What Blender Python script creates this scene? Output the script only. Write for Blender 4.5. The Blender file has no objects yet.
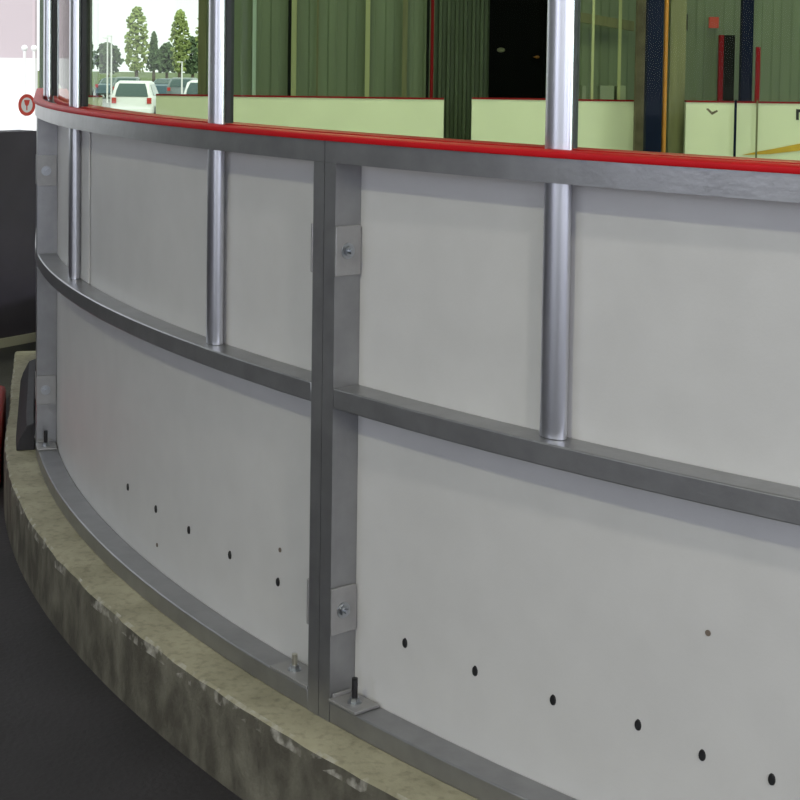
import bpy, bmesh, math, random
from mathutils import Vector, Matrix
random.seed(7)
C = bpy.context.scene.collection
PI = math.pi

# ------------------------------------------------------------------ camera
F, PY, PITCH, ROLL, EYE = 1524.08, 133.41, -0.0485, 0.0142, 1.6337
cam_d = bpy.data.cameras.new('camera'); cam = bpy.data.objects.new('camera', cam_d); C.objects.link(cam)
cam_d.sensor_width = 36; cam_d.lens = F/800*36; cam_d.shift_y = -(400-PY)/800
cam_d.clip_start = 0.05; cam_d.clip_end = 600
CM = Matrix.Rotation(PI/2+PITCH, 4, 'X') @ Matrix.Rotation(ROLL, 4, 'Z')
CM.translation = Vector((0, 0, EYE)); cam.matrix_world = CM
bpy.context.scene.camera = cam

def at(px, py, Y):
    """world point seen at (px, py) of the 800 frame at depth plane y = Y"""
    d = CM.to_3x3() @ Vector(((px-400)/F, -(py-PY)/F, -1))
    return Vector((0, 0, EYE)) + d*(Y/d.y)

# ------------------------------------------------------------------ materials
M = {}
def nodes(name):
    m = bpy.data.materials.new(name); m.use_nodes = True
    nt = m.node_tree; b = nt.nodes['Principled BSDF']; M[name] = m
    return m, nt, b
def mat(name, col, rough=.6, metal=0., spec=.5, noise=0., scale=8., bump=0., stretch=None, col2=None, bscale=None):
    m, nt, b = nodes(name); N = nt.nodes; L = nt.links
    b.inputs['Base Color'].default_value = (*col, 1)
    b.inputs['Roughness'].default_value = rough; b.inputs['Metallic'].default_value = metal
    b.inputs['Specular IOR Level'].default_value = spec
    if noise or bump or col2:
        tc = N.new('ShaderNodeTexCoord'); mp = N.new('ShaderNodeMapping'); L.new(tc.outputs['Object'], mp.inputs[0])
        if stretch: mp.inputs['Scale'].default_value = stretch
        n = N.new('ShaderNodeTexNoise'); n.inputs['Scale'].default_value = scale; n.inputs['Detail'].default_value = 6
        L.new(mp.outputs[0], n.inputs['Vector'])
        r = N.new('ShaderNodeValToRGB')
        r.color_ramp.elements[0].position = .32; r.color_ramp.elements[1].position = .68
        c2 = col2 or tuple(c*(1-noise) for c in col)
        r.color_ramp.elements[0].color = (*c2, 1); r.color_ramp.elements[1].color = (*col, 1)
        L.new(n.outputs['Fac'], r.inputs[0]); L.new(r.outputs[0], b.inputs['Base Color'])
        if bump:
            n2 = N.new('ShaderNodeTexNoise'); n2.inputs['Scale'].default_value = bscale or scale*4; n2.inputs['Detail'].default_value = 5
            L.new(mp.outputs[0], n2.inputs['Vector'])
            bp = N.new('ShaderNodeBump'); bp.inputs['Strength'].default_value = bump; bp.inputs['Distance'].default_value = .01
            L.new(n2.outputs['Fac'], bp.inputs['Height']); L.new(bp.outputs[0], b.inputs['Normal'])
    return m
mat('hdpe', (.60, .595, .60), .42, noise=.05, scale=9, bump=.03, bscale=160)
mat('hdpe_inner', (.80, .82, .72), .5, noise=.06, scale=2)
mat('galv', (.37, .372, .385), .34, metal=.8, noise=.16, scale=14, bump=.05, bscale=90)
mat('galv_light', (.50, .495, .50), .45, metal=.6, noise=.1, scale=30, bump=.05)
mat('alu', (.66, .665, .72), .30, metal=1.)
mat('plate', (.40, .395, .40), .45, metal=.6, noise=.1, scale=30, bump=.05)
mat('red_cap', (.60, .004, .010), .5, spec=.3, noise=.15, scale=5)
mat('black', (.012, .012, .014), .5)
mat('rubber', (.03, .028, .034), .7, noise=.3, scale=20, bump=.1)
mat('bolt_steel', (.45, .47, .50), .3, metal=1.)
mat('zinc', (.62, .60, .52), .3, metal=.9)
mat('red_plastic', (.42, .02, .015), .35, noise=.1)
mat('green_siding', (.21, .26, .19), .6, noise=.25, scale=1.2, stretch=(3, 3, .25))
mat('green_dark', (.085, .115, .08), .65, noise=.25, scale=2, stretch=(4, 4, .3))
mat('olive', (.20, .20, .11), .6, noise=.3, scale=3, stretch=(4, 4, .4))
mat('pale_trim', (.42, .44, .26), .5)
mat('pale_cyan', (.50, .62, .60), .5)
mat('navy', (.006, .010, .035), .8, spec=.1)
mat('orange', (.55, .22, .03), .5)
mat('yellow_kick', (.70, .42, .03), .45, noise=.2, scale=3)
mat('maroon', (.24, .006, .012), .7, spec=.15)
mat('brown_post', (.20, .16, .13), .7, noise=.4, scale=6)
mat('grey_box', (.30, .34, .28), .6)
mat('void', (.008, .010, .009), .9, spec=.1)
mat('white_paint', (.72, .72, .72), .5)
mat('ceiling', (.35, .36, .33), .8)
mat('inner_wall', (.30, .31, .31), .8, noise=.1, scale=1)
mat('dark_wall', (.038, .030, .045), .6, noise=.45, scale=2.2, bump=.1)
mat('dark_mullion', (.10, .10, .095), .5)
mat('tan_base', (.34, .32, .25), .6)
mat('ice', (.80, .86, .84), .18, noise=.06, scale=.6)
mat('pink_wall', (.50, .43, .46), .8, noise=.04, scale=.4)
mat('white_wall', (.75, .75, .75), .8)
mat('pavement', (.30, .31, .31), .9, noise=.1, scale=.2)
mat('grass', (.125, .175, .055), .9, noise=.35, scale=.5)
mat('leaf_light', (.34, .42, .14), .8, noise=.4, scale=2.)
mat('leaf_dark', (.11, .17, .08), .8, noise=.4, scale=1.5)
mat('bark', (.12, .10, .07), .9, noise=.3)
mat('car_white', (.78, .79, .80), .3)
mat('car_blue', (.09, .15, .19), .3)
mat('car_grey', (.20, .24, .25), .3)
mat('car_glass', (.06, .10, .10), .1)
mat('tail_red', (.45, .03, .03), .3)
mat('tyre', (.02, .02, .02), .9)
mat('sign_red', (.60, .06, .04), .5)

def concrete():
    m, nt, b = nodes('concrete'); N = nt.nodes; L = nt.links
    tc = N.new('ShaderNodeTexCoord')
    def noise(s, d=6, st=None):
        n = N.new('ShaderNodeTexNoise'); n.inputs['Scale'].default_value = s; n.inputs['Detail'].default_value = d
        mp = N.new('ShaderNodeMapping'); L.new(tc.outputs['Object'], mp.inputs[0]); L.new(mp.outputs[0], n.inputs['Vector'])
        if st: mp.inputs['Scale'].default_value = st
        return n
    a = noise(5); r = N.new('ShaderNodeValToRGB')
    r.color_ramp.elements[0].position = .3; r.color_ramp.elements[0].color = (.25, .235, .165, 1)
    r.color_ramp.elements[1].position = .7; r.color_ramp.elements[1].color = (.40, .375, .27, 1)
    L.new(a.outputs['Fac'], r.inputs[0])
    g = noise(45, 4); r2 = N.new('ShaderNodeValToRGB')
    r2.color_ramp.elements[0].position = .28; r2.color_ramp.elements[0].color = (.45, .45, .45, 1)
    r2.color_ramp.elements[1].position = .5; r2.color_ramp.elements[1].color = (1, 1, 1, 1)
    L.new(g.outputs['Fac'], r2.inputs[0])
    mx = N.new('ShaderNodeMix'); mx.data_type = 'RGBA'; mx.blend_type = 'MULTIPLY'; mx.inputs[0].default_value = .5
    L.new(r.outputs[0], mx.inputs[6]); L.new(r2.outputs[0], mx.inputs[7])
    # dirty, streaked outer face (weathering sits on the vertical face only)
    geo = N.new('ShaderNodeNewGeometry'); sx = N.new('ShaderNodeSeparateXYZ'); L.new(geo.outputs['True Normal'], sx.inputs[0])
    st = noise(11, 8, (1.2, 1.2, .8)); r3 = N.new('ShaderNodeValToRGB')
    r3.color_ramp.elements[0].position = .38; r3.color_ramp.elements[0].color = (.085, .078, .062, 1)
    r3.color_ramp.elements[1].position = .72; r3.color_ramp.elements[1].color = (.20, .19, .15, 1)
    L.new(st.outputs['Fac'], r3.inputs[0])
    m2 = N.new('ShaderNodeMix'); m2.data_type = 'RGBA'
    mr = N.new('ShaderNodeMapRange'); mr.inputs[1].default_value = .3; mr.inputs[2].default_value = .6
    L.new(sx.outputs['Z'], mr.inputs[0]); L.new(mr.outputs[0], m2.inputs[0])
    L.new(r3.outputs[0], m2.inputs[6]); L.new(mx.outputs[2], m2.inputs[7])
    # pale chipped arris between top and face; also paints in window light on the rim
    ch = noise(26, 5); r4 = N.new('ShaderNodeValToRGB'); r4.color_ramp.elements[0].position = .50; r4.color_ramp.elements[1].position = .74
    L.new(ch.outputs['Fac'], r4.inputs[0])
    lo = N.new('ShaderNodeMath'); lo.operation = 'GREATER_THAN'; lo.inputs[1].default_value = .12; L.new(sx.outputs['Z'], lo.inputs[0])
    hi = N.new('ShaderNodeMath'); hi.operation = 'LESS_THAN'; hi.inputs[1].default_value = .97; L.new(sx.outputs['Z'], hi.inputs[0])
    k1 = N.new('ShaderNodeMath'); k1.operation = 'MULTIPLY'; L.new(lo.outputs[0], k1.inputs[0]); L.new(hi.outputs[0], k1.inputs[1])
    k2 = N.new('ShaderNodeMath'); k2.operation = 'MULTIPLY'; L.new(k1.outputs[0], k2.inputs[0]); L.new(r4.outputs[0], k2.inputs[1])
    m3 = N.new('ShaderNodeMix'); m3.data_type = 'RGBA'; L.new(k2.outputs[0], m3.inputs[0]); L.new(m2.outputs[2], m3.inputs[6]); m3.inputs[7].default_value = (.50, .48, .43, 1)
    L.new(m3.outputs[2], b.inputs['Base Color'])
    b.inputs['Roughness'].default_value = .75; b.inputs['Specular IOR Level'].default_value = .35
    bn = noise(70, 6); bp = N.new('ShaderNodeBump'); bp.inputs['Strength'].default_value = .5; bp.inputs['Distance'].default_value = .006
    L.new(bn.outputs['Fac'], bp.inputs['Height']); L.new(bp.outputs[0], b.inputs['Normal'])
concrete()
mat('floor', (.031, .028, .032), .75, noise=.35, scale=3., bump=.25, bscale=60)

def glass(name, tint, ior=1.45):
    m = bpy.data.materials.new(name); m.use_nodes = True; M[name] = m
    nt = m.node_tree; N = nt.nodes; L = nt.links; N.clear()
    o = N.new('ShaderNodeOutputMaterial'); t = N.new('ShaderNodeBsdfTransparent'); t.inputs[0].default_value = (*tint, 1)
    g = N.new('ShaderNodeBsdfGlossy'); g.inputs['Roughness'].default_value = .02; g.inputs[0].default_value = (1, 1, 1, 1)
    f = N.new('ShaderNodeFresnel'); f.inputs[0].default_value = ior
    gm = N.new('ShaderNodeNewGeometry'); iv = N.new('ShaderNodeMath'); iv.operation = 'SUBTRACT'; iv.inputs[0].default_value = 1; L.new(gm.outputs['Backfacing'], iv.inputs[1])
    mu = N.new('ShaderNodeMath'); mu.operation = 'MULTIPLY'; L.new(f.outputs[0], mu.inputs[0]); L.new(iv.outputs[0], mu.inputs[1])
    mx = N.new('ShaderNodeMixShader'); L.new(mu.outputs[0], mx.inputs[0]); L.new(t.outputs[0], mx.inputs[1]); L.new(g.outputs[0], mx.inputs[2])
    L.new(mx.outputs[0], o.inputs[0])
glass('shield_glass', (.90, .95, .87), 1.10)
glass('window_glass', (.97, .98, .98), 1.2)

# ------------------------------------------------------------------ mesh helpers
def link(name, bm, m, parent=None, smooth=False, bevel=0, loc=None):
    me = bpy.data.meshes.new(name); bmesh.ops.recalc_face_normals(bm, faces=bm.faces); bm.to_mesh(me); bm.free()
    o = bpy.data.objects.new(name, me); C.objects.link(o)
    me.materials.append(M[m] if isinstance(m, str) else m)
    if smooth:
        for p in me.polygons: p.use_smooth = True
        if smooth == 'auto':
            try: me.set_sharp_from_angle(angle=math.radians(40))
            except Exception: pass
    if bevel:
        b = o.modifiers.new('bevel', 'BEVEL'); b.width = bevel; b.segments = 2; b.limit_method = 'ANGLE'; b.angle_limit = math.radians(50)
    if parent:
        o.parent = parent; o.matrix_parent_inverse = Matrix.Translation(-parent.location)
    return o
def tag(o, label=None, cat=None, group=None, kind=None):
    if label: o['label'] = label
    if cat: o['category'] = cat
    if group: o['group'] = group
    if kind: o['kind'] = kind
    return o
def empty(name, loc, label, cat, group=None):
    o = bpy.data.objects.new(name, None); C.objects.link(o); o.location = loc
    o.empty_display_size = .1
    return tag(o, label, cat, group)
def box(bm, x0, x1, y0, y1, z0, z1):
    v = [bm.verts.new((x, y, z)) for x in (x0, x1) for y in (y0, y1) for z in (z0, z1)]
    for q in ((0, 1, 3, 2), (4, 6, 7, 5), (0, 4, 5, 1), (2, 3, 7, 6), (0, 2, 6, 4), (1, 5, 7, 3)): bm.faces.new([v[i] for i in q])
def BX(*a):
    bm = bmesh.new(); box(bm, *a); return bm
def prism(bm, base, top):
    """closed solid from two matching loops"""
    a = [bm.verts.new(p) for p in base]; b = [bm.verts.new(p) for p in top]; n = len(a)
    bm.faces.new(a[::-1]); bm.faces.new(b)
    for i in range(n): bm.faces.new((a[i], a[(i+1) % n], b[(i+1) % n], b[i]))
def cyl(bm, p0, p1, r0, r1=None, n=16, squash=None):
    p0 = Vector(p0); p1 = Vector(p1); r1 = r0 if r1 is None else r1
    d = (p1-p0).normalized(); u = d.orthogonal().normalized(); w = d.cross(u)
    A = []; B = []
    for i in range(n):
        t = 2*PI*i/n; e = u*math.cos(t)+w*math.sin(t)
        A.append(p0+e*r0); B.append(p1+e*r1)
    prism(bm, A, B)

# ------------------------------------------------------------------ the line of the rink boards
CX, CY, R = 4.4265, 7.0334, 5.9439
TH1 = -2.4522
TT = -2.914                       # the corner arc ends here, the long side runs on straight
S_T = (TT-TH1)*R
def frame_at(s):
    """position on the outer face line, outward normal, and direction of growing s"""
    if s >= S_T:
        th = TH1+s/R
        return Vector((CX+R*math.cos(th), CY+R*math.sin(th), 0)), Vector((math.cos(th), math.sin(th), 0)), Vector((-math.sin(th), math.cos(th), 0))
    p, n, t = frame_at(S_T+1e-9)
    return p-t*(S_T-s), n, t
def P(s, off, z):
    """off: metres outward from the face of the steel frame (negative = towards the ice)"""
    p, n, t = frame_at(s); q = p+n*off; return Vector((q.x, q.y, z))
def sweep(bm, s0, s1, prof, step=.12):
    """prof: closed list of (off, z), swept along the boards"""
    n = max(1, int(abs(s1-s0)/step+.5)); rows = []
    for i in range(n+1):
        s = s0+(s1-s0)*i/n
        rows.append([bm.verts.new(P(s, o, z)) for o, z in prof])
    k = len(prof)
    for i in range(n):
        for j in range(k): bm.faces.new((rows[i][j], rows[i][(j+1) % k], rows[i+1][(j+1) % k], rows[i+1][j]))
    bm.faces.new(rows[0][::-1]); bm.faces.new(rows[-1])
def SW(s0, s1, o0, o1, z0, z1, step=.12):
    bm = bmesh.new(); sweep(bm, s0, s1, [(o0, z0), (o1, z0), (o1, z1), (o0, z1)], step); return bm

ZT, ZTB, ZM, ZMB, ZB, ZC = EYE-.1758, EYE-.2218, EYE-.7029, EYE-.7467, EYE-1.3841, EYE-1.4305
DS = 2.4322; TW = .0385; D = .069

# ------------------------------------------------------------------ concrete curb (continuous ring)
bm = bmesh.new()
sweep(bm, -4.40, 4.95, [(-.30, 0), (.110, 0), (.107, ZC-.03), (.104, ZC-.006), (.096, ZC), (-.30, ZC)], .06)
# worn irregular arris
for v in bm.verts:
    if v.co.z > .15:
        n = math.sin(v.co.x*37)+math.sin(v.co.y*53+1)+math.sin((v.co.x-v.co.y)*91)
        q = Vector((v.co.x-CX, v.co.y-CY, 0)).normalized(); 
        if v.co.z < ZC-.001: v.co += q*n*.0015
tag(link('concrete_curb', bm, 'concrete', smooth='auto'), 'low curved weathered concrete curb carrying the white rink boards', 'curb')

YJ = P(TW, -.03, 0).y
# ------------------------------------------------------------------ dasher panels
def bolt(bm, c, d, r=.010, h=.009):
    d = Vector(d).normalized(); cyl(bm, c, Vector(c)+d*.002, r*1.5, n=18); cyl(bm, Vector(c)+d*.002, Vector(c)+d*h, r, n=6)
    cyl(bm, Vector(c)+d*h, Vector(c)+d*(h+.008), r*.5, n=10)
def panel(s0, s1, label, holes=(), left_tube=True, right_tube=True, faint=(), studs=()):
    a, b = s0+.001, s1-.001
    root = empty('dasher_panel', P((s0+s1)/2, -.035, ZC), label, 'rink board', 'framed white board panels around the corner')
    sheet = link('facing_sheet', SW(a, b, -D-.014, -D-.0005, ZC+.002, ZT-.003), 'hdpe', root, smooth='auto')
    bm = bmesh.new()
    sweep(bm, a, b, [(-.028, ZT-.004), (-.028, ZTB+.006), (-.004, ZTB), (0, ZTB), (0, ZT), (-.028, ZT)][:0] or [(0, ZTB), (0, ZT), (-.022, ZT), (-.022, ZTB)])
    link('top_rail', bm, 'galv', root, smooth='auto')
    link('middle_rail', SW(a+TW, b-TW, -D, 0, ZMB, ZM), 'galv', root, smooth='auto', bevel=.003)
    link('bottom_rail', SW(a+TW, b-TW, -D, 0, ZC+.0005, ZB), 'galv', root, smooth='auto', bevel=.003)
    for q0, q1 in ((a, a+TW), (b-TW, b)):
        link('end_post', SW(q0, q1, -D, 0, ZC+.0005, ZTB-.0005), 'galv', root, smooth='auto')
    cap = bmesh.new()
    sweep(cap, a-.0005, b+.0005, [(-.026, ZT+.0005), (.005, ZT+.0005), (.007, ZT+.004), (.006, ZT+.011), (.001, ZT+.0145), (-.026, ZT+.0145)])
    link('outer_cap', cap, 'red_cap', root, smooth='auto')
    link('inner_cap', SW(a-.0005, b+.0005, -.135, -D-.0005, ZT+.0005, ZT+.0135), 'red_cap', root, smooth='auto')
    for s, o in ((a+TW, 1), (b-TW, -1)):          # square clamp plates with hex bolts on the inward side of each end post
        for z, h in ((at(346, 250.5, YJ).z, .054), (at(341, 609, YJ).z, .051)):
            bm = bmesh.new(); e = .0065*o
            sweep(bm, s+.0005*o, s+e, [(-.064, z-h), (.0, z-h), (.002, z-h+.002), (.002, z+h-.002), (.0, z+h), (-.064, z+h), (-.066, z+h-.003), (-.066, z-h+.003)], 1)
            pl = link('clamp_plate', bm, 'plate', root, bevel=.0015)
            pl['label'] = 'pale clamp plate'
            bb = bmesh.new(); _, n, t = frame_at(s); bolt(bb, P(s+e, -.030, z), t*o, .0115)
            link('bolt', bb, 'bolt_steel', pl, smooth='auto')
    for s, o, hs, mt in ((a+TW, 1, .042, 'black'), (b-TW, -1, .024, 'zinc')):   # anchor clip on the bottom rail beside each post
        bm = bmesh.new()
        cw = .092 if o > 0 else .145
        sweep(bm, s+.001*o, s+cw*o, [(-.064, ZB+.0005), (.002, ZB+.0005), (.004, ZB+.003), (.004, ZB+.0075), (-.064, ZB+.0075)], .1)
        sweep(bm, s+.001*o, s+.0065*o, [(-.055, ZB+.0075), (-.006, ZB+.0075), (-.006, ZB+.016), (-.055, ZB+.016)], .1)
        cl = link('anchor_clip', bm, 'plate', root, bevel=.0015)
        bm = bmesh.new(); q = s+(.052 if o > 0 else .092)*o
        cyl(bm, P(q, -.028, ZB+.0075), P(q, -.028, ZB+.010), .015, n=18)
        cyl(bm, P(q, -.028, ZB+.010), P(q, -.028, ZB+.019), .011, n=6)
        link('nut', bm, 'bolt_steel', cl)
        bm = bmesh.new(); cyl(bm, P(q, -.028, ZB+.019), P(q, -.028, ZB+.019+hs), .0065, n=14)
        link('anchor_bolt', bm, mt, cl, smooth='auto')
    for s, z in holes:                           # dark screw recesses in the sheet
        bm = bmesh.new(); _, n, t = frame_at(s)
        cyl(bm, P(s, -D-.001, z), P(s, -D+.0025, z), .0070, .0060, n=14)
        for v in bm.verts: v.co.z = z+(v.co.z-z)*1.55
        h = link('screw_head', bm, 'black', sheet, smooth='auto')
    for s, z in faint:
        bm = bmesh.new(); cyl(bm, P(s, -D-.001, z), P(s, -D+.001, z), .0055, n=12)
        h = link('screw_head', bm, 'brown_post', sheet, smooth='auto'); h['label'] = 'faint filled screw hole'
    for s in studs:
        bm = SW(s, s+.13, -D+.0005, -D+.0048, ZM+.001, ZTB-.002)
        st = link('backing_strip', bm, 'hdpe', root, bevel=.002)
    return root

def s_of(px, off):                                # arc position whose face shows at image column px (at eye level)
    lo, hi = -3.0, 2.3
    inv = CM.inverted()
    def X(s):
        q = inv @ P(s, off, 1.2); return 400+F*q.x/-q.z
    for _ in range(50):
        m = (lo+hi)/2
        if X(m) < px: lo = m
        else: hi = m
    return lo
def hole_z(px, py, off=-D):                       # s and z of a mark seen at (px, py) on the sheet
    inv = CM.inverted(); s = s_of(px, off)
    for _ in range(12):
        zl, zh = 0., 1.6
        for _ in range(40):
            z = (zl+zh)/2; q = inv @ P(s, off, z); y = PY-F*q.y/-q.z
            if y > py: zl = z
            else: zh = z
        q = inv @ P(s, off, z); x = 400+F*q.x/-q.z
        dq = inv @ P(s+.01, off, z); x2 = 400+F*dq.x/-dq.z
        s += (px-x)/(x2-x)*.01
    return s, z
LH = [hole_z(*q) for q in ((128, 487), (156, 509), (189, 530), (230, 555), (278, 582))]
RH = [hole_z(*q) for q in ((405, 643), (475, 671), (553, 700), (638, 725))]
zr = sum(z for _, z in RH)/len(RH)
RH += [(RH[-1][0]+.135*(i+1), zr) for i in range(7)]
panel(-4.38, -DS, 'narrow edge-on panel hidden past the leftmost post, straight side of the rink')
panel(-DS, 0, 'curved white board panel between the leftmost post and the central steel joint', LH, faint=[hole_z(280, 550), hole_z(157, 545)], studs=[hole_z(82, 200)[0]])
panel(0, DS, 'large white board panel right of the central steel joint', RH, faint=[hole_z(708, 633)])
panel(DS, DS*2, 'white board panel beyond the right edge, next after the large one')

# ------------------------------------------------------------------ shield posts and glass
ZG = ZT+.0145; ZTOP = 3.35
def shield_post(s, label):
    root = empty('shield_post', P(s, -.046, ZM+.001), label, 'post', 'aluminium posts holding the rink glass')
    _, n, t = frame_at(s)
    bm = bmesh.new(); ring = []
    for z in (ZM+.001, ZTOP):
        L = []
        for i in range(28):
            a = 2*PI*i/28; c, q = math.cos(a), math.sin(a)
            L.append(P(s, -.046, z)+t*(.0298*c)+n*(.0175*q))
        ring.append(L)
    prism(bm, *ring); link('tube', bm, 'alu', root, smooth='auto')
    bm = bmesh.new()
    L = [[P(s, 0, z)+t*a+n*o for a, o in ((-.012, -.0645), (.012, -.0645), (.014, -.085), (-.014, -.085))] for z in (ZG+.0005, ZTOP)]
    prism(bm, *L); link('glazing_channel', bm, 'black', root)
    return root
PS = [-4.20, s_of(42.5, -.046), s_of(74.5, -.046), s_of(215.5, -.046), s_of(555.8, -.046), 1.823]
PL = ['silver shield post on the straight side, second past the leftmost board joint',
      'thin-looking silver shield post at the far left edge of the glass',
      'narrow silver shield post just right of the leftmost board joint',
      'silver shield post left of the central steel joint',
      'widest bright silver shield post, right of the central joint',
      'silver shield post beyond the right edge of the photo']
for s, l in zip(PS, PL): shield_post(s, l)
GL = ['glass shield pane seen edge-on at the far left behind the leftmost posts',
      'narrow glass shield pane above the leftmost board joint',
      'glass shield pane showing the parked cars and trees',
      'wide glass shield pane above the central joint, showing green siding',
      'glass shield pane at the right showing the navy column and orange pipe']
for i in range(5):
    tag(link('shield_glass', SW(PS[i]+.0145, PS[i+1]-.0145, -.084, -.077, ZG, ZTOP-.02), 'shield_glass', smooth='auto'), GL[i], 'glass', 'glass panes on top of the boards')

# ------------------------------------------------------------------ things by the curb at the far left
bm = bmesh.new()
sweep(bm, S_T-.95, S_T+.25, [(.002, ZC+.001), (.068, ZC+.001), (.056, ZC+.04), (.03, ZC+.09), (.002, ZC+.10)], .1)
tag(link('rubber_threshold', bm, 'rubber', smooth='auto', bevel=.004), 'black rubber wedge on the curb beside the leftmost post', 'wedge')
bm = SW(S_T-.80, S_T+.03, .124, .75, 0.0, .225, .1)
bx = tag(link('step_box', bm, 'red_plastic', smooth='auto', bevel=.02), 'low red plastic step box on the floor outside the curb at far left', 'step')

# ------------------------------------------------------------------ setting
def S(name, bm, m, **k):
    o = link(name, bm, m, **k); o['kind'] = 'structure'; return o
def quadslab(pts, z0, z1):
    bm = bmesh.new(); prism(bm, [(x, y, z0) for x, y in pts], [(x, y, z1) for x, y in pts]); return bm
def ground(px, py, z=0.):
    d = CM.to_3x3() @ Vector(((px-400)/F, -(py-PY)/F, -1)); t = (z-EYE)/d.z
    return Vector((0, 0, EYE))+d*t
WA = ground(37.5, 340.5); WA.z = 0; wd = (ground(0, 347.5)-WA); wd.z = 0; wd.normalize()      # the outer wall runs from WA towards the camera's left
wn = Vector((-wd.y, wd.x, 0)); 
if wn.x > 0: wn = -wn
WT = .16; WLEN = 14.6
def wall_box(bm, t0, t1, z0, z1, d0=0, d1=WT):
    prism(bm, [tuple(WA+wd*t+wn*d+Vector((0, 0, z0))) for t, d in ((t0, d0), (t1, d0), (t1, d1), (t0, d1))],
              [tuple(WA+wd*t+wn*d+Vector((0, 0, z1))) for t, d in ((t0, d0), (t1, d0), (t1, d1), (t0, d1))])
WB = WA+wd*WLEN; ZD = on_dado = (lambda p: p.z)(at(20, 132, (WA+wd*.2).y))
B0 = Vector((-5.86, 24.0, 0))
HC = 7.0
SX = at(39, 200, WA.y+.03).x; SX2 = at(39.5, 100, 24).x
S('floor', quadslab([(-9.5, -5.2), (14.5, -5.2), (14.5, 24.4), (SX2, 24.4), (SX, WA.y+.03)], -.12, 0), 'floor')
S('ceiling', quadslab([(-9.5, -5.2), (14.5, -5.2), (14.5, 24.4), (SX2, 24.4), (SX, WA.y+.03)], HC, HC+.15), 'ceiling')
# wall_left: dark dado, glazed above
w1a, w1b = .0, 2.9      # window nearest the boards
w2a, w2b = 9.4, 13.8     # second long window, beside the camera
bm = bmesh.new(); wall_box(bm, 0, WLEN, .05, ZD); S('wall_left', bm, 'dark_wall')
bm = bmesh.new()
wall_box(bm, w1b, w2a, ZD, HC); wall_box(bm, w2b, WLEN, ZD, HC)
wall_box(bm, w1a, w1b, 3.6, HC); wall_box(bm, w2a, w2b, 3.6, HC)
S('wall_left_upper', bm, 'inner_wall')
bm = bmesh.new(); wall_box(bm, -.0, WLEN, 0, .05, -.02, WT); S('baseboard_left', bm, 'tan_base')
bm = bmesh.new(); wall_box(bm, w1a, w1b, ZD, 3.6, .05, .058); S('window_1', bm, 'window_glass')
bm = bmesh.new(); wall_box(bm, w2a, w2b, ZD, 3.6, .05, .058); S('window_2', bm, 'window_glass')
# far side: wall running on beyond the corner
bm = bmesh.new()
prism(bm, [(SX+.07, WA.y+.03, 0), (SX2+.07, 24, 0), (SX2, 24, 0), (SX, WA.y+.03, 0)], [(SX+.07, WA.y+.03, HC), (SX2+.07, 24, HC), (SX2, 24, HC), (SX, WA.y+.03, HC)])
S('wall_side', bm, 'green_siding')
# wall_right, wall_back
bm = bmesh.new(); box(bm, 14.3, 14.5, -5.0, 24.2, 0, 1.1); box(bm, 14.3, 14.5, -5.0, 24.2, 3.7, HC); box(bm, 14.3, 14.5, -5.0, -4.0, 1.1, 3.7); box(bm, 14.3, 14.5, 3.6, 24.2, 1.1, 3.7); S('wall_right', bm, 'inner_wall')
S('window_8', BX(14.4, 14.408, -4.0, 3.6, 1.1, 3.7), 'window_glass')  # unseen window, added to go with the fill light on the end posts
bm = bmesh.new()
box(bm, -9.4, 14.3, -5.2, -5.0, 0, 1.1); box(bm, -9.4, 14.3, -5.2, -5.0, 3.7, HC)
for x in (-9.4, -3.9, 1.4, 6.9, 12.3): box(bm, x, x+(2.0 if x > 12 else .5), -5.2, -5.0, 1.1, 3.7)
S('wall_back', bm, 'inner_wall')
for i, x in enumerate((-8.9, -3.4, 1.9, 7.4)):
    S('window_%d' % (i+4), BX(x, x+4.75 if i in (0, 2) else x+4.75, -5.12, -5.112, 1.1, 3.7), 'window_glass')
# end wall with corrugated siding: window opening on the left, dark doorway in the middle
YE = 24.0
def ex(px): return at(px, 60, YE).x
def ribbed(bm, x0, x1, z0, z1, y=YE, pitch=.16, dep=.05, th=.12):
    xs = []; x = x0; k = 0
    pat = ((0, 0), (.45, 0), (.55, 1), (.9, 1), (1., 0))
    pts = [(x0, 0)]
    while x < x1:
        for f, d in pat[1:]:
            q = x+f*pitch
            if q < x1: pts.append((q, d))
        x += pitch
    pts.append((x1, 0))
    loop = [(px, y-dep*d) for px, d in pts]+[(x1, y+th), (x0, y+th)]
    prism(bm, [(a, b, z0) for a, b in loop], [(a, b, z1) for a, b in loop])
wx0, wx1 = ex(90.5), ex(204)
dx0, dx1 = ex(489), ex(552)
for nm, a, b, z0, z1, m in (('wall_end', SX2+.001, wx0, 0, HC, 'green_dark'), ('wall_end_middle', wx1, ex(434), 0, HC, 'green_siding'),
                         ('wall_end_pier', ex(434), dx0, 0, HC, 'green_dark'), ('wall_end_right', dx1, 14.3, 0, HC, 'green_siding'),
                         ('wall_end_sill', wx0, wx1, 0, .45, 'green_dark'), ('wall_end_head', wx0, wx1, 5.0, HC, 'green_dark'),
                         ('wall_end_lintel', dx0, dx1, 4.6, HC, 'green_dark')):
    bm = bmesh.new(); ribbed(bm, a, b, z0, z1, pitch=.30 if m == 'green_siding' else .13, dep=.06 if m == 'green_dark' else .02); S(nm, bm, m)
S('window_3', BX(wx0, wx1, YE+.05, YE+.058, .45, 5.0), 'window_glass')
bm = bmesh.new(); box(bm, dx0, dx1, YE+1.6, YE+1.7, 0, 4.6); box(bm, dx0-.1, dx0, YE+.13, YE+1.7, 0, 4.6); box(bm, dx1, dx1+.1, YE+.13, YE+1.7, 0, 4.6)
box(bm, dx0-.1, dx1+.1, YE+.13, YE+1.7, 4.6, 4.7); box(bm, dx0-.1, dx1+.1, YE+.13, YE+1.7, -.1, 0)
S('trim_doorway_recess', bm, 'void')

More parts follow.
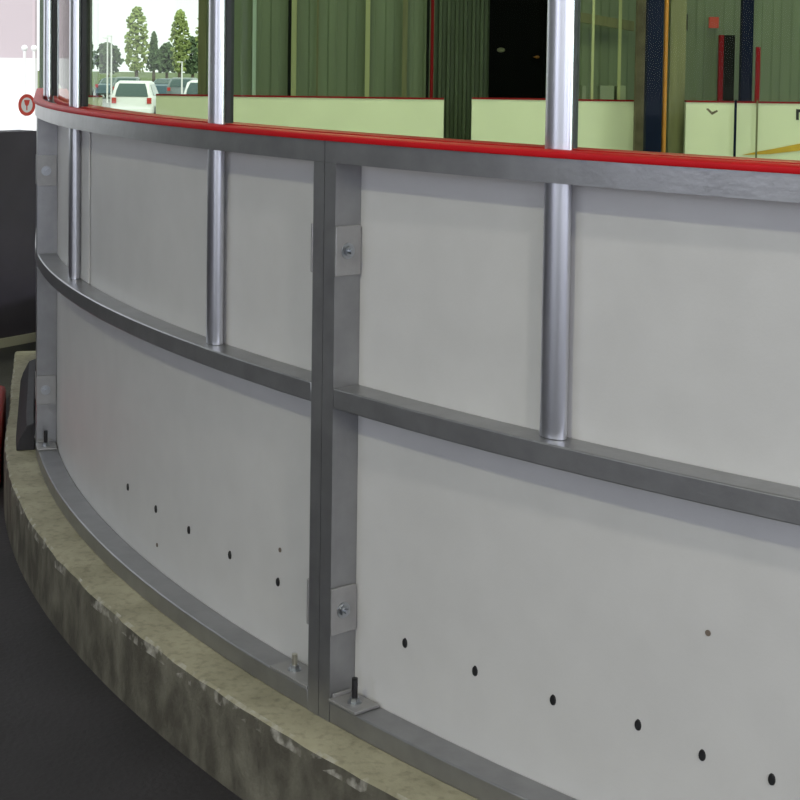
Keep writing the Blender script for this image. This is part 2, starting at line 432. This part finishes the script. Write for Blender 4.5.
# ice sheet
ice_pts = [tuple(P(s, -.142, 0))[:2] for s in [i*.15-4.9 for i in range(0, 75)]]
ice_pts = [(p[0], p[1]) for p in ice_pts]
ice_pts += [(14.2, ice_pts[-1][1]), (14.2, 23.8), (-5.4, 23.8), (-1.9, WA.y+.1)]
bm = bmesh.new(); prism(bm, [(x, y, .02) for x, y in ice_pts], [(x, y, .285) for x, y in ice_pts])
tag(link('ice_sheet', bm, 'ice'), 'pale ice surface inside the rink boards', 'ice', kind='structure')

# ------------------------------------------------------------------ far boards
YF = 20.5; ZI = .285
def far_board(px0, px1, py, label, kick=False, bend=0):
    p0 = at(px0, py, YF); p1 = at(px1, py, YF); zt = at((px0+px1)/2, py, YF).z
    c = Vector(((p0.x+p1.x)/2, YF, ZI))
    r = empty('far_board', c, label, 'rink board', 'pale rink boards on the far side of the ice')
    N = 14; front = []
    for i in range(N+1):
        f = i/N; x = p0.x+(p1.x-p0.x)*f
        y = YF+(max(0, f-.5)**2*bend)
        front.append((x, y))
    loop = front+[(x, y+.10) for x, y in front[::-1]]
    def sl(z0, z1, g=0, name='', m=''):
        L = [(x, y-g) for x, y in front]+[(x, y+.10+g) for x, y in front[::-1]]
        bm = bmesh.new(); prism(bm, [(x, y, z0) for x, y in L], [(x, y, z1) for x, y in L]); return link(name, bm, m, r)
    sl(ZI+.001, zt-.022, 0, 'board_sheet', 'hdpe_inner')
    sl(zt-.022, zt, .012, 'cap', 'maroon')
    if kick:
        def yat(x): return YF+max(0, (x-p0.x)/(p1.x-p0.x)-.5)**2*bend
        def strip(pts, m, nm, th=.016):
            A = []
            for px, py_ in pts:
                q = at(px, py_, YF); yy = yat(q.x); q = at(px, py_, yy); A.append(q)
            bm = bmesh.new(); prism(bm, [(q.x, yat(q.x)-th, q.z) for q in A], [(q.x, yat(q.x)+.01, q.z) for q in A]); return link(nm, bm, m, r)
        strip([(742, 155), (770, 154), (800, 150.5), (840, 145), (900, 137), (900, 129), (840, 137), (800, 143.5), (775, 148.5), (755, 152)], 'yellow_kick', 'kick_stripe')
        strip([(706, 109), (708, 108), (712, 112), (717, 110), (718, 111.5), (712, 115)], 'brown_post', 'scuff_mark', .004)
        strip([(796, 109), (801, 109.5), (801, 112), (798.8, 112.5), (798.8, 120), (796, 120)], 'black', 'painted_mark', .004)
    return r, zt
far_board(84, 101, 95.5, 'short pale far board left of the white car')
far_board(156, 444, 96, 'longest pale far board in front of the green siding')
far_board(472, 548, 98, 'pale far board below the black doorway')
far_board(560, 636, 99.5, 'pale far board between the widest shield post and brown column')
rb, zt = far_board(686, 900, 102, 'pale far board at the right with a yellow kick plate', kick=True, bend=0)

def vbar(name, px0, px1, py0, py1, Y, m, label, cat, round_=False, group=None, depth=None, zb=None):
    a = at(px0, (py0+py1)/2, Y); b = at(px1, (py0+py1)/2, Y); w = abs(b.x-a.x); cx = (a.x+b.x)/2
    z1 = min(at(px0, py0, Y).z, HC-.001) if py0 > 0 else HC-.001
    z0 = at(px0, py1, Y).z if zb is None else zb
    bm = bmesh.new()
    if round_: cyl(bm, (cx, Y, z0), (cx, Y, z1), w/2, n=14)
    else:
        d = depth or w; box(bm, cx-w/2, cx+w/2, Y-d/2, Y+d/2, z0, z1)
    return tag(link(name, bm, m, smooth='auto' if round_ else False), label, cat, group)
G0 = 0.0
g = 'thin vertical trims on the green siding'
vbar('wall_trim', 253, 256.5, 0, 0, 23.88, 'pale_cyan', 'thin pale blue vertical strip on siding, leftmost of the trims', 'trim', group=g, zb=G0)
vbar('wall_trim', 288.5, 291.5, 0, 0, 23.88, 'void', 'thin black vertical gap strip left of a pale trim', 'trim', group=g, zb=G0)
vbar('wall_trim', 292, 297, 0, 0, 23.86, 'pale_trim', 'pale yellow vertical trim, left one of the pair on the siding', 'trim', group=g, zb=G0)
vbar('wall_trim', 317, 319, 0, 0, 23.9, 'olive', 'faint olive vertical line on siding between the pale trims', 'trim', group=g, zb=G0)
vbar('wall_trim', 366, 370.5, 0, 0, 23.86, 'pale_trim', 'pale yellow vertical trim, right one of the pair on the siding', 'trim', group=g, zb=G0)
vbar('wall_trim', 403, 408, 0, 0, 23.86, 'olive', 'olive brown vertical trim left of the red pipe', 'trim', group=g, zb=G0)
vbar('wall_pipe', 427, 430, 0, 0, 23.8, 'void', 'thin black vertical pipe touching the red pipe', 'pipe', True, zb=G0)
vbar('wall_pipe', 431, 434.5, 0, 0, 23.75, 'maroon', 'thin dark red vertical pipe left of the corrugated pier', 'pipe', True, zb=G0)
vbar('shield_edge', 591.5, 594, 0, 100, 20.55, 'pale_trim', 'thin pale upright on the far board, left one right of the widest post', 'upright', group='uprights on the far boards', zb=ZI+.8)
vbar('shield_edge', 618, 621, 0, 100, 20.55, 'pale_trim', 'thin pale upright on the far board beside the brown column', 'upright', group='uprights on the far boards', zb=ZI+.8)
vbar('steel_column', 637, 648, 0, 0, 20.3, 'brown_post', 'weathered brown grey column left of the navy column', 'column', zb=ZI)
nc = vbar('steel_column', 647.5, 663, 0, 0, 19.8, 'navy', 'wide navy blue steel column in the gap between far boards', 'column', zb=ZI)
vbar('standing_pipe', 664.5, 669, 0, 0, 19.8, 'orange', 'tall orange vertical pipe beside the wide navy column', 'pipe', True, zb=ZI)
vbar('siding_pier', 670, 685.5, 0, 0, 20.9, 'olive', 'dark olive pier right of the orange pipe', 'pier', zb=ZI)
vbar('steel_column', 742, 753, 0, 0, 22.6, 'navy', 'narrow dark navy column near the right edge', 'column', zb=ZI)
vbar('glass_support', 755.5, 759.5, 47, 102, 20.45, 'maroon', 'short red upright standing on the right far board', 'upright', zb=zt+.001)
vbar('board_edge', 734, 736.3, 100, 157, 20.42, 'navy', 'dark vertical joint line on the right far board under the column', 'joint', zb=ZI, depth=.02)
vbar('board_edge', 756, 757.6, 100, 156, 20.42, 'olive', 'thin vertical joint line on the right far board under the red upright', 'joint', zb=ZI, depth=.02)
# far doorway (beyond the right board)
a = at(719, 35, 23.7); b = at(735, 35, 23.7)
dr = empty('far_door', Vector(((a.x+b.x)/2, 23.7, 0)), 'tall dark door with reddish edge behind the right far board', 'door')
link('door_leaf', BX(a.x+.07, b.x, 23.68, 23.74, .3, a.z), 'void', dr)
link('door_edge', BX(a.x, a.x+.07, 23.66, 23.74, .3, a.z), 'maroon', dr)
for nm, x0, x1, y0, y1, Y, m, lab, cat in (
    ('wall_sign', 709, 719, 17, 28, 23.75, 'sign_red', 'small red square sign high on the green wall above the door', 'sign'),
    ('wall_box', 684, 688, 14, 31, 23.7, 'black', 'small black box high on the wall by the orange pipe', 'box'),
    ('equipment_box', 582, 586, 86, 99, 22.0, 'grey_box', 'tiny pale box right beside the widest post', 'box'),
    ('equipment_box', 600, 614, 86, 99, 22.0, 'grey_box', 'pale grey box behind the far board, middle one', 'box'),
    ('equipment_box', 617, 626, 86, 99, 22.0, 'grey_box', 'pale grey box behind the far board, next to the brown column', 'box'),
    ('board_mark', 796, 799.5, 109, 120, 20.72, 'black', 'dark mark on the far board at the right edge', 'mark')):
    a = at(x0, y1, Y); b = at(x1, y0, Y)
    z0 = ZI if nm == 'equipment_box' else a.z
    dd = .3 if nm == 'equipment_box' else .05
    if nm == 'board_mark': continue
    tag(link(nm, BX(a.x, b.x, Y, Y+dd, z0, b.z), m, bevel=.005), lab, cat, 'boxes behind the far board' if nm == 'equipment_box' else None)
a = at(580, 26, 23.6); b = at(634, 15, 23.6)
bm = bmesh.new(); prism(bm, [(a.x, 23.55, b.z+.03), (b.x, 23.55, b.z-.1), (b.x, 23.55, b.z-.25), (a.x, 23.55, b.z-.12)], [(a.x, 23.7, b.z+.03), (b.x, 23.7, b.z-.1), (b.x, 23.7, b.z-.25), (a.x, 23.7, b.z-.12)])
tag(link('wall_beam', bm, 'olive'), 'olive brown beam across the green wall right of the widest post', 'beam')
# small lamps in the dark doorway
for px, py, r, lab in ((501, 50, .05, 'small pale lamp in the black doorway, left one'), (537, 57, .03, 'tiny amber lamp in the black doorway, right one')):
    c = at(px, py, 24.9); bm = bmesh.new(); bmesh.ops.create_icosphere(bm, subdivisions=2, radius=r)
    for v in bm.verts: v.co = Vector((v.co.x*1.4, v.co.y, v.co.z*.8))+c
    cyl(bm, c+Vector((0, .0, 0)), c+Vector((0, .68, 0)), .012, n=8)
    tag(link('doorway_lamp', bm, 'pale_trim' if r > .04 else 'orange', smooth=True), lab, 'lamp', 'lamps in the doorway')
# low boards along the wall beyond the corner
bm = bmesh.new(); prism(bm, [(-1.90, 9.0, .29), (-4.50, 20.0, .29), (-4.58, 20.0, .29), (-1.98, 9.0, .29)], [(-1.90, 9.0, 1.28), (-4.50, 20.0, 1.28), (-4.58, 20.0, 1.28), (-1.98, 9.0, 1.28)])
tag(link('side_board', bm, 'hdpe_inner'), 'long pale board running away at the far left of the ice', 'rink board')
# window mullion seen beside the second post
vbar('window_mullion', 85, 91, 0, 0, 23.8, 'dark_mullion', 'dark green mullion left of the window with the cars', 'mullion', zb=ZI)
vbar('window_mullion', 199, 207, 0, 0, 23.8, 'olive', 'olive mullion right of the window with the cars', 'mullion', zb=ZI)
# round sticker on the left window
def on_wall(px, py, d):
    inv = None; dr_ = CM.to_3x3() @ Vector(((px-400)/F, -(py-PY)/F, -1)); o = Vector((0, 0, EYE))
    p0 = WA+wn*d; t = (p0-o).dot(wn)/dr_.dot(wn); return o+dr_*t
c = on_wall(27, 105, .047)
def disc(r, d0, d1, m, name, parent=None, hole=0):
    bm = bmesh.new(); n = 32
    q = c+wn*(d0-.047); q2 = c+wn*(d1-.047)
    L = lambda p, rr: [p+wd*rr*math.cos(2*PI*i/n)+Vector((0, 0, rr*math.sin(2*PI*i/n))) for i in range(n)]
    if hole:
        A, B, Cc, Dd = [[bm.verts.new(v) for v in L(p, rr)] for p, rr in ((q, r), (q, hole), (q2, hole), (q2, r))]
        for U, V in ((A, B), (B, Cc), (Cc, Dd), (Dd, A)):
            for i in range(n): bm.faces.new((U[i], U[(i+1) % n], V[(i+1) % n], V[i]))
    else: prism(bm, L(q, r), L(q2, r))
    return link(name, bm, m, parent)
st = empty('window_sticker', c, 'round red and white sticker low on the bright left window', 'sticker')
disc(.046, .0485, .0495, 'white_paint', 'face', st); disc(.062, .0465, .0495, 'sign_red', 'ring', st, hole=.043)
bm = bmesh.new()
pts = [(-.022, .028), (.022, .028), (.012, 0), (.004, -.006), (.004, -.03), (-.004, -.03), (-.004, -.006), (-.012, 0)]
prism(bm, [c+wd*-x+Vector((0, 0, z))+wn*.0005 for x, z in pts], [c+wd*-x+Vector((0, 0, z))+wn*.0014 for x, z in pts])
link('emblem', bm, 'sign_red', st)

# ------------------------------------------------------------------ outdoors
ZO = -1.15
S('ground', BX(-140, 60, 24.45, 260, ZO-.3, ZO), 'grass')
S('ground_pavement', quadslab([(-140, -20), (-9.8, -20), (-9.8, -5.3), (WA.x-.17, 8.6), (SX2-.05, 24.4), (-140, 24.4)], ZO-.3, ZO), 'pavement')
S('ground_parking', BX(-30, 10, 80, 122, ZO+.001, ZO+.02), 'pavement')
S('ground_drive', quadslab([(-60, 24.5), (-5.9, 24.5), (-18.3, 79.9), (-60, 79.9)], ZO+.001, ZO+.02), 'white_wall')
pb = empty('warehouse', Vector((-20, 78, ZO)), 'pale pink and white building across the yard at far left', 'building')
link('upper_wall', BX(-45, -16.80, 70, 70.4, 1.45, 9), 'pink_wall', pb)
link('lower_wall', BX(-45.05, -16.78, 69.95, 70.45, ZO+.025, 1.45), 'white_wall', pb)
for px in (24.5, 34):
    a = at(px, 50, 55)
    bm = bmesh.new(); cyl(bm, (a.x, 55, ZO+.022), (a.x, 55, 1.8), .05, n=10); bmesh.ops.create_icosphere(bm, subdivisions=2, radius=.12, matrix=Matrix.Translation((a.x, 55, 1.85)))
    tag(link('bollard_lamp', bm, 'white_wall', smooth='auto'), 'white lamp post outside the left window, %s' % ('nearer the wall corner' if px > 30 else 'in the middle of the bright view'), 'lamp post', 'lamp posts outside')

def car(name, x, y, yaw, body, label, suv=True, group=None):
    r = empty(name, Vector((0, 0, 0)), label, 'car', group)
    # x across, y forward (rear at -y)
    L, W, H = (4.3, 1.74, 1.50) if suv else (4.3, 1.70, 1.32)
    def section(yv, w, z0, zb, wt, zt, m=.06):
        return [(-w/2+m, yv, z0), (w/2-m, yv, z0), (w/2, yv, z0+.18), (w/2, yv, zb-.05), (w/2-.03, yv, zb), (wt/2, yv, zt-.06), (wt/2-.12, yv, zt), (-wt/2+.12, yv, zt), (-wt/2, yv, zt-.06), (-w/2+.03, yv, zb), (-w/2, yv, zb-.05), (-w/2, yv, z0+.18)]
    if suv: secs = [(-2.13, W-.14, .38, .88, W-.36, 1.02), (-2.08, W-.04, .30, .95, W-.3, 1.16), (-1.82, W, .26, .97, W-.38, H-.03), (-1.2, W, .24, .97, W-.36, H), (.2, W, .24, .96, W-.36, H-.02), (.95, W, .24, .94, W-.24, 1.05), (1.7, W-.04, .26, .82, W-.3, .90), (2.12, W-.22, .34, .68, W-.5, .74)]
    else: secs = [(-2.13, W-.14, .36, .80, W-.4, .88), (-1.6, W, .24, .88, W-.3, .98), (-.95, W, .22, .88, W-.44, H-.03), (-.1, W, .22, .88, W-.42, H), (.45, W, .22, .88, W-.42, H-.05), (1.1, W, .22, .84, W-.3, .92), (2.1, W-.2, .32, .62, W-.5, .70)]
    bm = bmesh.new(); rows = [[bm.verts.new(v) for v in section(*s)] for s in secs]; k = 12
    for i in range(len(rows)-1):
        for j in range(k): bm.faces.new((rows[i][j], rows[i][(j+1) % k], rows[i+1][(j+1) % k], rows[i+1][j]))
    bm.faces.new(rows[0][::-1]); bm.faces.new(rows[-1])
    parts = [link('body', bm, body, r, smooth='auto', bevel=.02)]
    def add(nm, bm, m): parts.append(link(nm, bm, m, r, smooth='auto'))
    if suv:
        bm = bmesh.new(); prism(bm, [(-.66, -2.16, .96), (-.66, -2.08, .96), (-.62, -2.04, 1.16), (-.52, -1.84, 1.40), (-.52, -1.91, 1.41), (-.62, -2.11, 1.17)], [(.66, -2.16, .96), (.66, -2.08, .96), (.62, -2.04, 1.16), (.52, -1.84, 1.40), (.52, -1.91, 1.41), (.62, -2.11, 1.17)]); add('rear_window', bm, 'car_glass')
    else:
        bm = bmesh.new(); prism(bm, [(-.56, -1.63, 1.0), (.56, -1.63, 1.0), (.48, -1.02, 1.30), (-.48, -1.02, 1.30)], [(-.58, -1.52, .96), (.58, -1.52, .96), (.48, -.98, 1.24), (-.48, -.98, 1.24)]); add('rear_window', bm, 'car_glass')
    for sx in (-1, 1):
        bm = bmesh.new(); yb, yf = (-1.7, .6) if suv else (-1.1, .7)
        zt_ = H-.13; prism(bm, [(sx*(W/2-.045), yb, 1.0 if suv else .92), (sx*(W/2-.045), yf, 1.0 if suv else .92), (sx*(W/2-.185), yf-.35, zt_), (sx*(W/2-.185), yb+.1, zt_)],
                          [(sx*(W/2-.015), yb, 1.0 if suv else .92), (sx*(W/2-.015), yf, 1.0 if suv else .92), (sx*(W/2-.155), yf-.35, zt_), (sx*(W/2-.155), yb+.1, zt_)]); add('side_window', bm, 'car_glass')
        bm = BX(*sorted((sx*.62, sx*.80)), -2.17, -2.07, .72, .92); add('tail_light', bm, 'tail_red')
        for yy in (-1.35, 1.35):
            bm = bmesh.new(); cyl(bm, (sx*(W/2-.20), yy, .31), (sx*(W/2+.01), yy, .31), .31, n=20); add('wheel', bm, 'tyre')
    bm = BX(-.78, .78, -2.22, -2.10, .36, .54); add('bumper', bm, body)
    for p in parts: p.matrix_parent_inverse = Matrix.Identity(4)
    r.location = (x, y, ZO+(.021 if y > 79 else .001)); r.rotation_euler = (0, 0, yaw)
    return r
a = at(137, 100, 64); car('car', a.x, 64, math.radians(4), 'car_white', 'white estate car seen from behind, parked on the grass outside').scale = (1, 1, 1.17)
a = at(205, 100, 66); car('car', a.x, 68, math.radians(-4), 'car_white', 'white car cut off by the silver post, right of the other white car').scale = (1, 1, 1.17)
for i, (px, m, lab) in enumerate(((70, 'car_grey', 'grey car in the distant row, leftmost'), (99, 'car_blue', 'blue car in the distant row, left of the white estate car'), (128, 'car_grey', 'grey car in the distant row, behind the white estate car'),
                                  (157, 'car_blue', 'blue car in the distant row, just right of the white estate car'), (186, 'car_grey', 'grey car in the distant row, between the two white cars'), (215, 'car_blue', 'blue car in the distant row, rightmost'))):
    a = at(px, 80, 92+2*(i % 2)); car('car', a.x, 92+7*(i % 2), math.radians(8*(i % 3)-8), m, lab, suv=(i % 2 == 0), group='distant row of parked cars')

def tree(px, Y, top, base, w, m, label, cone=False, seed=0):
    rnd = random.Random(seed); a = at(px, top, Y); b = at(px, base, Y); x = a.x
    W = w/F*Y; H = a.z-b.z
    r = empty('tree', Vector((x, Y, ZO)), label, 'tree', 'trees beyond the car park')
    bm = bmesh.new(); cyl(bm, (x, Y, ZO+.025 if Y < 122 else ZO), (x, Y, b.z+H*.5), .16, .06, n=10); link('trunk', bm, 'bark', r)
    bm = bmesh.new()
    for i in range(420):
        f = rnd.random()**.9; z = b.z+f*H
        prof = (1-f)*1.0 if cone else math.sin(PI*min(1, .12+f*.86))**.6
        rr = W/2*prof*math.sqrt(rnd.random())*1.0; t = rnd.random()*2*PI
        c = Vector((x+rr*math.cos(t), Y+rr*math.sin(t)*.8, z)); s = rnd.uniform(.10, .26)*(W/2)**.4
        e = Vector((rnd.gauss(0, 1), rnd.gauss(0, 1), rnd.gauss(0, 1))).normalized(); u = e.orthogonal().normalized(); v = e.cross(u)
        q = [c+u*s*math.cos(k*PI/3)+v*s*.7*math.sin(k*PI/3)+e*s*.25*math.cos(k*2) for k in range(6)]
        prism(bm, q, [p+e*.05 for p in q])
    link('foliage', bm, m, r)
tree(137, 112, 8, 71, 24, 'leaf_light', 'tall pale green tree above the white estate car', seed=1)
tree(180, 113, 11, 71, 20, 'leaf_light', 'pale green tree right of the conifers', seed=2)
tree(154, 118, 33, 70, 20, 'leaf_dark', 'dark pointed conifer between the two pale trees', cone=True, seed=3)
tree(167, 120, 44, 72, 22, 'leaf_dark', 'low dark bush between the two pale trees', seed=4)
tree(108, 119, 44, 72, 30, 'leaf_dark', 'dark rounded tree at the left of the car park view', seed=5)
tree(205, 112, 5, 68, 16, 'leaf_light', 'green tree touching the silver post at right of the car park', seed=6)
tree(193, 121, 38, 72, 26, 'leaf_dark', 'dark low tree behind the rightmost pale tree', seed=7)
tree(86, 124, 40, 72, 20, 'leaf_dark', 'dark tree at the left edge of the car park view', seed=8)
for px, top, lab in ((107.5, 38, 'thin white lamp pole in the car park, left one'), (111.5, 36, 'thin white lamp pole in the car park, right one'), (182, 62, 'short white lamp pole behind the cars at right')):
    a = at(px, top, 88); bm = bmesh.new(); cyl(bm, (a.x, 88, ZO+.021), (a.x, 88, a.z), .055, .04, n=10); box(bm, a.x-.28, a.x+.04, 87.93, 88.07, a.z-.03, a.z+.03)
    tag(link('lamp_pole', bm, 'white_wall'), lab, 'lamp pole', 'lamp poles in the car park')

# ------------------------------------------------------------------ light
w = bpy.data.worlds.new('world'); bpy.context.scene.world = w; w.use_nodes = True
bg = w.node_tree.nodes['Background']; bg.inputs[0].default_value = (.93, .96, 1, 1); bg.inputs[1].default_value = 1.35
sun = bpy.data.lights.new('sun', 'SUN'); sun.energy = 2.0; sun.angle = .03; sun.color = (1, .96, .9)
so = bpy.data.objects.new('sun', sun); C.objects.link(so); so.rotation_euler = (math.radians(52), 0, math.radians(-150)); so.rotation_euler = (math.radians(48), 0, math.radians(25))
def area(name, loc, target, sx, sy, e, col, shape='RECTANGLE'):
    l = bpy.data.lights.new(name, 'AREA'); l.shape = shape; l.size = sx; l.size_y = sy; l.energy = e; l.color = col
    o = bpy.data.objects.new(name, l); C.objects.link(o); o.location = loc
    o.rotation_euler = (Vector(target)-Vector(loc)).to_track_quat('-Z', 'Y').to_euler(); return o
BLUE = (.80, .83, 1.0)
for i, x in enumerate((-6.5, -1.0, 4.3, 9.8)):
    area('daylight_back_%d' % i, (x, -4.9, 2.4), (x, 0, 2.0), 4.6, 2.5, (14, 55, 85, 65)[i], BLUE)
m_ = WA+wd*(w2a+w2b)/2-wn*.05
area('daylight_left', (m_.x, m_.y, 2.4), (m_.x-wn.x*4, m_.y-wn.y*4, 2.2), w2b-w2a-.1, 2.3, 66, BLUE)
area('post_fill_right', (14.2, -.2, 2.4), (0, .6, 1.6), 7.4, 2.5, 620, BLUE)  # added fill light, brightens the right-facing sides of the end posts
WARM = (1, .93, .68)
def lamp(x, y, e, label, col=WARM, r=.28, z=5.6):
    t = empty('high_bay_lamp', Vector((x, y, z)), label, 'lamp', 'high bay lamps under the ceiling')
    bm = bmesh.new(); n = 24
    A = [[bm.verts.new((x+q*math.cos(2*PI*i/n), y+q*math.sin(2*PI*i/n), zz)) for i in range(n)] for q, zz in ((r*1.1, z), (r*.9, z+.18), (r*.3, z+.34), (r*.28, z+.33), (r*.86, z+.17), (r*1.06, z))]
    for U, V in zip(A, A[1:]+A[:1]):
        for i in range(n): bm.faces.new((U[i], U[(i+1) % n], V[(i+1) % n], V[i]))
    link('reflector', bm, 'alu', t, smooth=True)
    bm = bmesh.new(); cyl(bm, (x, y, z+.33), (x, y, HC-.001), .02, n=10); link('rod', bm, 'black', t)
    area('lamp_light', (x, y, z+.02), (x, y, 0), 2*r*.95, 2*r*.95, e, col, 'DISK')
lamp(-2.6, -1.6, 135, 'high lamp over the walkway, left of the camera', (1, 1, .70))
lamp(1.8, -2.6, 130, 'high lamp over the walkway, right of the camera', (1, .94, .80))
YG = (.96, 1, .62)
for i, (x, y) in enumerate(((-1.5, 12.5), (4, 12.5), (9.5, 12.5), (-1.5, 18), (4, 18), (9.5, 18), (3.2, 7.2))):
    lamp(x, y, 115 if y > 16 else (80 if y > 10 else 75), 'high lamp over the ice, %s row, %s' % ('far' if y > 16 else ('middle' if y > 10 else 'nearest'), 'left' if x < 0 else ('centre' if x < 5 else 'right')), YG, .4, 6.2)

vs = bpy.context.scene.view_settings
vs.view_transform = 'Standard'; vs.look = 'None'; vs.gamma = 1; vs.use_curve_mapping = False; vs.exposure = 0.08
bpy.context.scene.cycles.max_bounces = 12; bpy.context.scene.cycles.transparent_max_bounces = 24
bpy.context.scene.cycles.sample_clamp_indirect = 2.5
